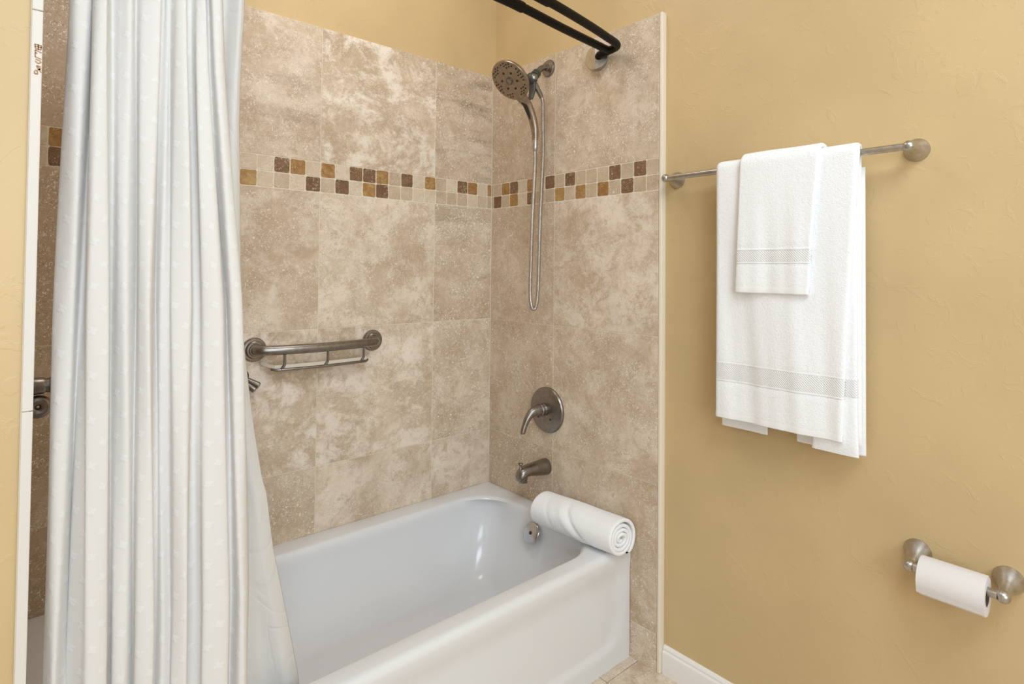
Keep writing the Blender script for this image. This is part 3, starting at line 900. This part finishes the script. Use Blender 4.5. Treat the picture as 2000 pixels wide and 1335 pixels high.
def left_fitting():
    t = empty('ring_hook', (XL, -.30, .975), 'bronze wall post above a thick ring, far left between curtain and tile edge', 'hook')
    m = MB(); m.lathe((XL, -.30, .975), (1, 0, 0), [(-.001, .030), (.005, .030), (.008, .024), (.010, .0185), (.030, .0175), (.034, .0150), (.040, .0150), (.041, .0165), (.044, .0165), (.045, .0145), (.075, .0125), (.080, .009)], 36)
    part(m, 'post', M['bronze'], t, angle=30)
    m = MB(); n, c = 40, (-1.4715, -.30, .931)
    R = [[(c[0]+(.0135+.0110*math.cos(b*pi/9))*math.cos(2*pi*a/n), c[1]+.0110*math.sin(b*pi/9), c[2]+(.0135+.0110*math.cos(b*pi/9))*math.sin(2*pi*a/n)) for b in range(18)] for a in range(n+1)]
    m.loft(R, True); part(m, 'ring', M['bronze'], t)
left_fitting()
def fitting():
    t = empty('double_hook', (-.962, 0, .88), 'small bronze double hook peeking out from behind the curtain liner', 'hook')
    m = MB(); m.lathe((-.985, .0, .895), (0, -1, 0), [(-.001, .026), (.005, .026), (.008, .022), (.012, .012)], 32); part(m, 'flange', M['bronze'], t)
    for dx, dz, ln in ((0, 0, 1.0), (-.014, -.014, .94)):
        m = MB(); a = Vector((-.985+dx*.3, -.006, .895+dz*.3)); b = Vector((-.940+dx*.6, -.040, .868+dz))
        d = (b-a)*ln
        m.tube([a, a+d*.5, a+d*.9, a+d], [.008, .0095, .0105, .0100], 20); part(m, 'prong', M['bronze'], t)
fitting()

# ------------------------------------------------------------ towel bar and towels
BZ, BX = 1.510, -.040
def wall_post(t, y, z, xo, R=.026, name='post'):
    """flared cone on the wall that narrows to a ball"""
    m = MB(); L = WX-xo
    prof = [(-.001, R), (.0015, R), (.003, R*.985), (.010, R*.86), (.020, R*.64), (.030, R*.47), (L*.72, R*.36), (L*.85, R*.34)]
    m.lathe((WX, y, z), (-1, 0, 0), prof, 44); part(m, name, M['nickel'], t, angle=40)
    b = MB(); r = .0125
    b.lathe((xo, y-r if False else y, z), (0, 1, 0), [(-r*math.cos(a*pi/14), max(r*math.sin(a*pi/14), 1e-4)) for a in range(15)], 28)
    part(b, 'ball', M['nickel'], t)
def towel_bar():
    t = empty('towel_bar', (WX, -1.19, BZ), 'long brushed nickel towel bar on the yellow wall', 'towel bar')
    for y in (-.880, -1.502): wall_post(t, y, BZ, BX)
    m = MB(); m.tube([(BX, -.884, BZ), (BX, -1.2, BZ), (BX, -1.498, BZ)], .0082, 24); part(m, 'bar', M['nickel'], t)
towel_bar()

def drape(stations, nx, wav, edge=None):
    """stations: (x, z, nx, nz, half thickness, y_left, y_right, s). returns rings of a rounded slab"""
    rings = []
    for (x, z, ax, az, ht, ya, yb, s) in stations:
        top, bot = [], []
        for i in range(nx+1):
            u = i/nx; y = ya+(yb-ya)*u
            wv = wav(u, s)
            e = min(1, min(u, 1-u)*nx/2.0)
            k = math.sqrt(max(0, 1-(1-e)**2)) if e < 1 else 1
            k = .25+.75*k
            top.append((x+ax*(ht*k+wv), y, z+az*(ht*k+wv)))
            bot.append((x+ax*(-ht*k+wv), y, z+az*(-ht*k+wv)))
        rings.append(top+bot[::-1])
    return rings
def towel(name, loc, label, group, xc, r, zf, zb, ht, yl, yr, band, wav, flaps=(), y_inset=0, back_extra=0):
    """drapes over the bar: the front reaches zf, the back zb"""
    t = empty(name, loc, label, 'towel')
    BZ2 = BZ
    st = []
    def yy(z, front):
        return (yl(z, front), yr(z, front))
    def thick(z):
        if band and band[1] < z < band[0]: return ht*.80
        return ht
    # front from bottom up
    zs = [zf, zf+.001, zf+.003, zf+.006] 
    z = zf+.012
    while z < BZ2-.004:
        zs.append(z); z += .008
    for i, z in enumerate(zs):
        k = (.35, .65, .85, .97)[i] if i < 4 else 1
        if z < zf+.016: k *= .86       # flat hem
        h = thick(z)*k
        a, b = yy(z, True); st.append((xc-r, z, -1, 0, h, a, b, z))
    for k in range(0, 13):
        a_ = math.radians(180-15*k); a, b = yy(BZ2, True) if k < 7 else yy(BZ2, False)
        a0, b0 = yy(BZ2, True); a1, b1 = yy(BZ2, False); q = k/12
        st.append((xc+r*math.cos(a_), BZ2+r*math.sin(a_), math.cos(a_), math.sin(a_), ht, a0+(a1-a0)*q, b0+(b1-b0)*q, BZ2))
    z = BZ2-.01; zz = []
    while z > zb+.01:
        zz.append(z); z -= .012
    for z in zz + [zb+.005, zb+.001, zb]:
        k = 1 if z > zb+.006 else (.9 if z > zb+.003 else .5)
        a, b = yy(z, False); st.append((xc+r, z, 1, 0, ht*k, a, b, -z))
    mb = MB(); nxx = 64
    mb.loft(drape(st, nxx, wav), True, True, True)
    for (ya, yb, z0, z1, xo, h2) in flaps:
        S = [(xo, z0, -1, 0, h2*.4, ya, yb, 0), (xo, z0+.002, -1, 0, h2*.8, ya, yb, 0), (xo, z0+.006, -1, 0, h2, ya, yb, 0), (xo, z1, -1, 0, h2, ya, yb, 0)]
        mb.loft(drape(S, 20, lambda u, s: .0008*math.sin(u*9)), True, True, True)
    o = part(mb, 'terry_cloth', M['terry'], t, angle=60)
    # woven border and plain hem, laid in the thinner strip
    if band:
        def strip(nm, za, zb_, h, mat, hh=.0008):
            m = MB(); S = []
            for k in range(5):
                z = zb_+(za-zb_)*k/4; a, b = yy(z, True)
                S.append((xc-r, z, -1, 0, h*(1 if 0 < k < 4 else .97), a-.0006*(1 if a > b else -1)*-1, b, z))
            m.loft(drape(S, nxx, wav), True, True, True); return part(m, nm, mat, t, angle=60)
        strip('woven_band', band[0]-.008, band[1]+.008, ht*.80+.0010, M['weave'])
        for a in (band[0]-.003, band[1]+.0062):
            strip('flat_rib', a, a-.0032, ht*.80+.0014, M['hem'])
        strip('hem', zf+.016, zf+.0025, ht*.86+.0010, M['hem'])
    return t
def w_big(u, s):
    if s < 0: return .0015*math.sin(u*11)
    k = 1-sstep(.9, 1.5, s); return k*(.0040*math.sin(u*9+.8+s*2) + .0016*math.sin(u*21+s*6) + .0006*math.sin(u*43+2+s*9)) + .001*math.sin(u*7+s*9)
towel('bath_towel', (BX, -1.23, BZ), 'large white bath towel folded over the towel bar', None, BX, .0165, .836, .832, .0068,
      lambda z, f: -1.056 if f else -1.050,
      lambda z, f: (interp(z, [.83, 1.1, 1.52], [-1.373, -1.384, -1.412]) if f else -1.404),
      (.990, .934), w_big, flaps=((-1.048, -1.176, .803, .95, BX+.0300, .0035), (-1.250, -1.406, .803, 1.48, BX+.0335, .0055)))
def inner_fold():
    """the second layer of the folded bath towel that shows beside the front panel"""
    t = bpy.data.objects['bath_towel']; m = MB(); S = []
    for i in range(60):
        z = .806+.0113*i; k = .4 if i == 0 else (.8 if i == 1 else 1)
        h = .0055*k*(.8 if .938 < z < .990 else 1)
        S.append((BX-.0035, z, -1, 0, h, -1.30, -1.400-.003*(1-sstep(.8, .95, z)), z))
    m.loft(drape(S, 24, lambda u, s: .001*math.sin(u*5+s*6)), True, True, True)
    part(m, 'folded_layer', M['terry'], t, angle=60)
    m = MB(); S = []
    for z in (.944, .95, .982, .984): S.append((BX-.0035, z, -1, 0, .0055*.8+.0012, -1.30, -1.4012, z))
    m.loft(drape(S, 24, lambda u, s: .001*math.sin(u*5+s*6)), True, True, True)
    part(m, 'woven_band', M['weave'], t, angle=60)
inner_fold()
def w_small(u, s):
    if s < 0: return 0
    k = 1-sstep(1.25, 1.5, s); return k*(.0024*math.sin(u*9+.4) + .0008*math.sin(u*25+s*10)) + .0008*math.sin(u*6)
towel('hand_towel', (BX, -1.22, BZ+.02), 'small white hand towel layered on top of the bath towel', None, BX, .0305, 1.176, 1.20, .0056,
      lambda z, f: interp(z, [1.17, 1.3, 1.52], [-1.117, -1.122, -1.130]), lambda z, f: interp(z, [1.17, 1.3, 1.52], [-1.304, -1.311, -1.330]),
      (1.293, 1.250), w_small)

# ------------------------------------------------------------ rolled towel on the tub
def roll():
    t = empty('rolled_towel', (-.072, -.55, RZ), 'white terry towel rolled up on the corner of the tub rim', 'towel')
    turns = 4.1; N = 260; pitch = .0118; th = .0056
    a_end = math.radians(-72)
    mid = []
    for i in range(N+1):
        q = i/N; a = a_end + turns*2*pi*(1-q)      # from the core outwards
        r = .006 + pitch*turns*q
        r += .0065*sstep(.87, .94, q)
        mid.append((r, a))
    y0, y1 = -.752, -.418
    ys = [y0, y0+.0015, y0+.004, y0+.008, y0+.014]
    K = 46
    ys += [y0+.014+(y1-y0-.028)*k/K for k in range(1, K)] + [y1-.014, y1-.008, y1-.004, y1-.0015, y1]
    m = MB(); rings = []
    for y in ys:
        d = min(y-y0, y1-y); k = .55+.45*math.sqrt(min(1, d/.008)*(2-min(1, d/.008)))
        s = (y-y0)/(y1-y0)
        cx = -.076 - .026*s + .001*math.sin(s*9)
        dent = 0
        swell = 1 + .03*math.sin(s*pi) - .05*(1-sstep(0, .06, s))*0
        O, I = [], []
        for i, (r, a) in enumerate(mid):
            q = i/N
            jog = .0012*math.sin(i*.23)+.0006*math.sin(i*.9)
            wk = max(0, math.cos(a-math.radians(165))); dent = wk*(-.0050*math.exp(-((s-.42-.16*(a-math.radians(165)+4*pi if False else math.sin(a)))/.030)**2) + .0022*math.exp(-((s-.52-.16*math.sin(a))/.035)**2) - .002*math.exp(-((s-.74-.1*math.sin(a))/.02)**2)) + .0008*math.sin(s*11+2*math.sin(a))
            rr = (r*swell + (dent if q > .74 else 0)) + jog*(q > .05)*.35
            hh = th*k if i < N-3 else th*k*.6
            for rad, Lst in ((rr+hh, O), (max(rr-hh, .0005), I)):
                x = rad*math.cos(a)*1.10; z = rad*math.sin(a)
                z = max(z, -.0490)                          # rests on the flat rim
                Lst.append((cx+x, y + (.004*math.sin(q*23)*(1 if y < -.7 else -1) if d < .02 else 0)*(1-d/.02 if d < .02 else 0), RZ+.0505-.002*sstep(.4, 1, s)+z))
        rings.append(O+I[::-1])
    m.loft(rings, True, False, False)
    n2 = 2*(N+1); last = (len(rings)-1)*n2
    for base in (0, last):
        for i in range(N): m.f.append((base+i, base+i+1, base+n2-2-i, base+n2-1-i))
    part(m, 'terry_roll', M['terry'], t, angle=80)
roll()

# ------------------------------------------------------------ toilet paper holder and roll
PX, PZ = -.038, .598
def paper_holder():
    t = empty('paper_holder', (WX, -1.58, PZ), 'brushed nickel toilet paper holder on the yellow wall', 'toilet paper holder')
    for y in (-1.500, -1.656):
        m = MB(); L = WX-PX; R = .027; R_ = []
        zt = .014
        for d, r in [(-.001, R), (.0012, R), (.003, R*.985), (.010, R*.88), (.020, R*.68), (.030, R*.50), (.042, R*.40), (.052, R*.38)]:
            q = max(0, d/.052)
            R_.append([(WX-d, y+r*math.cos(a*pi/20), PZ+zt*(1-q)**1.0*.9+r*math.sin(a*pi/20)) for a in range(40)])
        m.loft(R_, True, True, True); part(m, 'post', M['nickel'], t, angle=40)
        b = MB(); r = .0125
        b.lathe((PX, y, PZ), (0, 1, 0), [(-r*math.cos(a*pi/14), max(r*math.sin(a*pi/14), 1e-4)) for a in range(15)], 28)
        part(b, 'ball', M['nickel'], t)
    m = MB(); m.tube([(PX, -1.506, PZ), (PX, -1.650, PZ)], .0088, 24); part(m, 'spindle', M['nickel'], t)
    m = MB(); m.tube([(PX, -1.506, PZ), (PX, -1.515, PZ)], .0098, 24); part(m, 'collar', M['nickel'], t)
    p = empty('toilet_paper_roll', (PX, -1.575, PZ-.011), 'white toilet paper roll on its wall holder', 'toilet paper')
    c = (PX, PZ-.0105); y0, y1 = -1.522, -1.632; Ro, Ri = .0385, .0195
    def ring(r, y, n=64): return [(c[0]+r*math.cos(2*pi*k/n), y, c[1]+r*math.sin(2*pi*k/n)) for k in range(n)]
    m = MB(); m.loft([ring(Ri, y0), ring(Ro-.001, y0), ring(Ro, y0-.001), ring(Ro, y1+.001), ring(Ro-.001, y1), ring(Ri, y1), ring(Ri, y0)], True)
    part(m, 'paper', M['paper'], p, angle=40)
    m = MB(); m.loft([ring(Ri, y0-.0005), ring(Ri, y1+.0005), ring(Ri-.0010, y1+.0005), ring(Ri-.0010, y0-.0005), ring(Ri, y0-.0005)], True)
    part(m, 'cardboard_core', M['core'], p, angle=40)
    # loose sheet: leaves over the front and ends in a straight edge
    m = MB(); S = []; n = 22
    for k in range(n+1):
        q = k/n
        if q < .6:
            a = math.radians(70 + (196-70)*q/.6); r = Ro+.0012+.0012*q; x = c[0]+r*math.cos(a); z = c[1]+r*math.sin(a)
        else:
            s = (q-.6)/.4; a = math.radians(196); r = Ro+.0019; x = c[0]+r*math.cos(a)+.0035*s; z = c[1]+r*math.sin(a)-.0125*s
        S.append([(x, y0+.0015, z), (x, (y0+y1)/2, z), (x, y1-.001, z), (x+.0005, y1-.001, z-.0001), (x+.0005, (y0+y1)/2, z-.0001), (x+.0005, y0+.0015, z-.0001)])
    m.loft(S, True, True, True); part(m, 'loose_sheet', M['paper'], p, angle=50)
paper_holder()
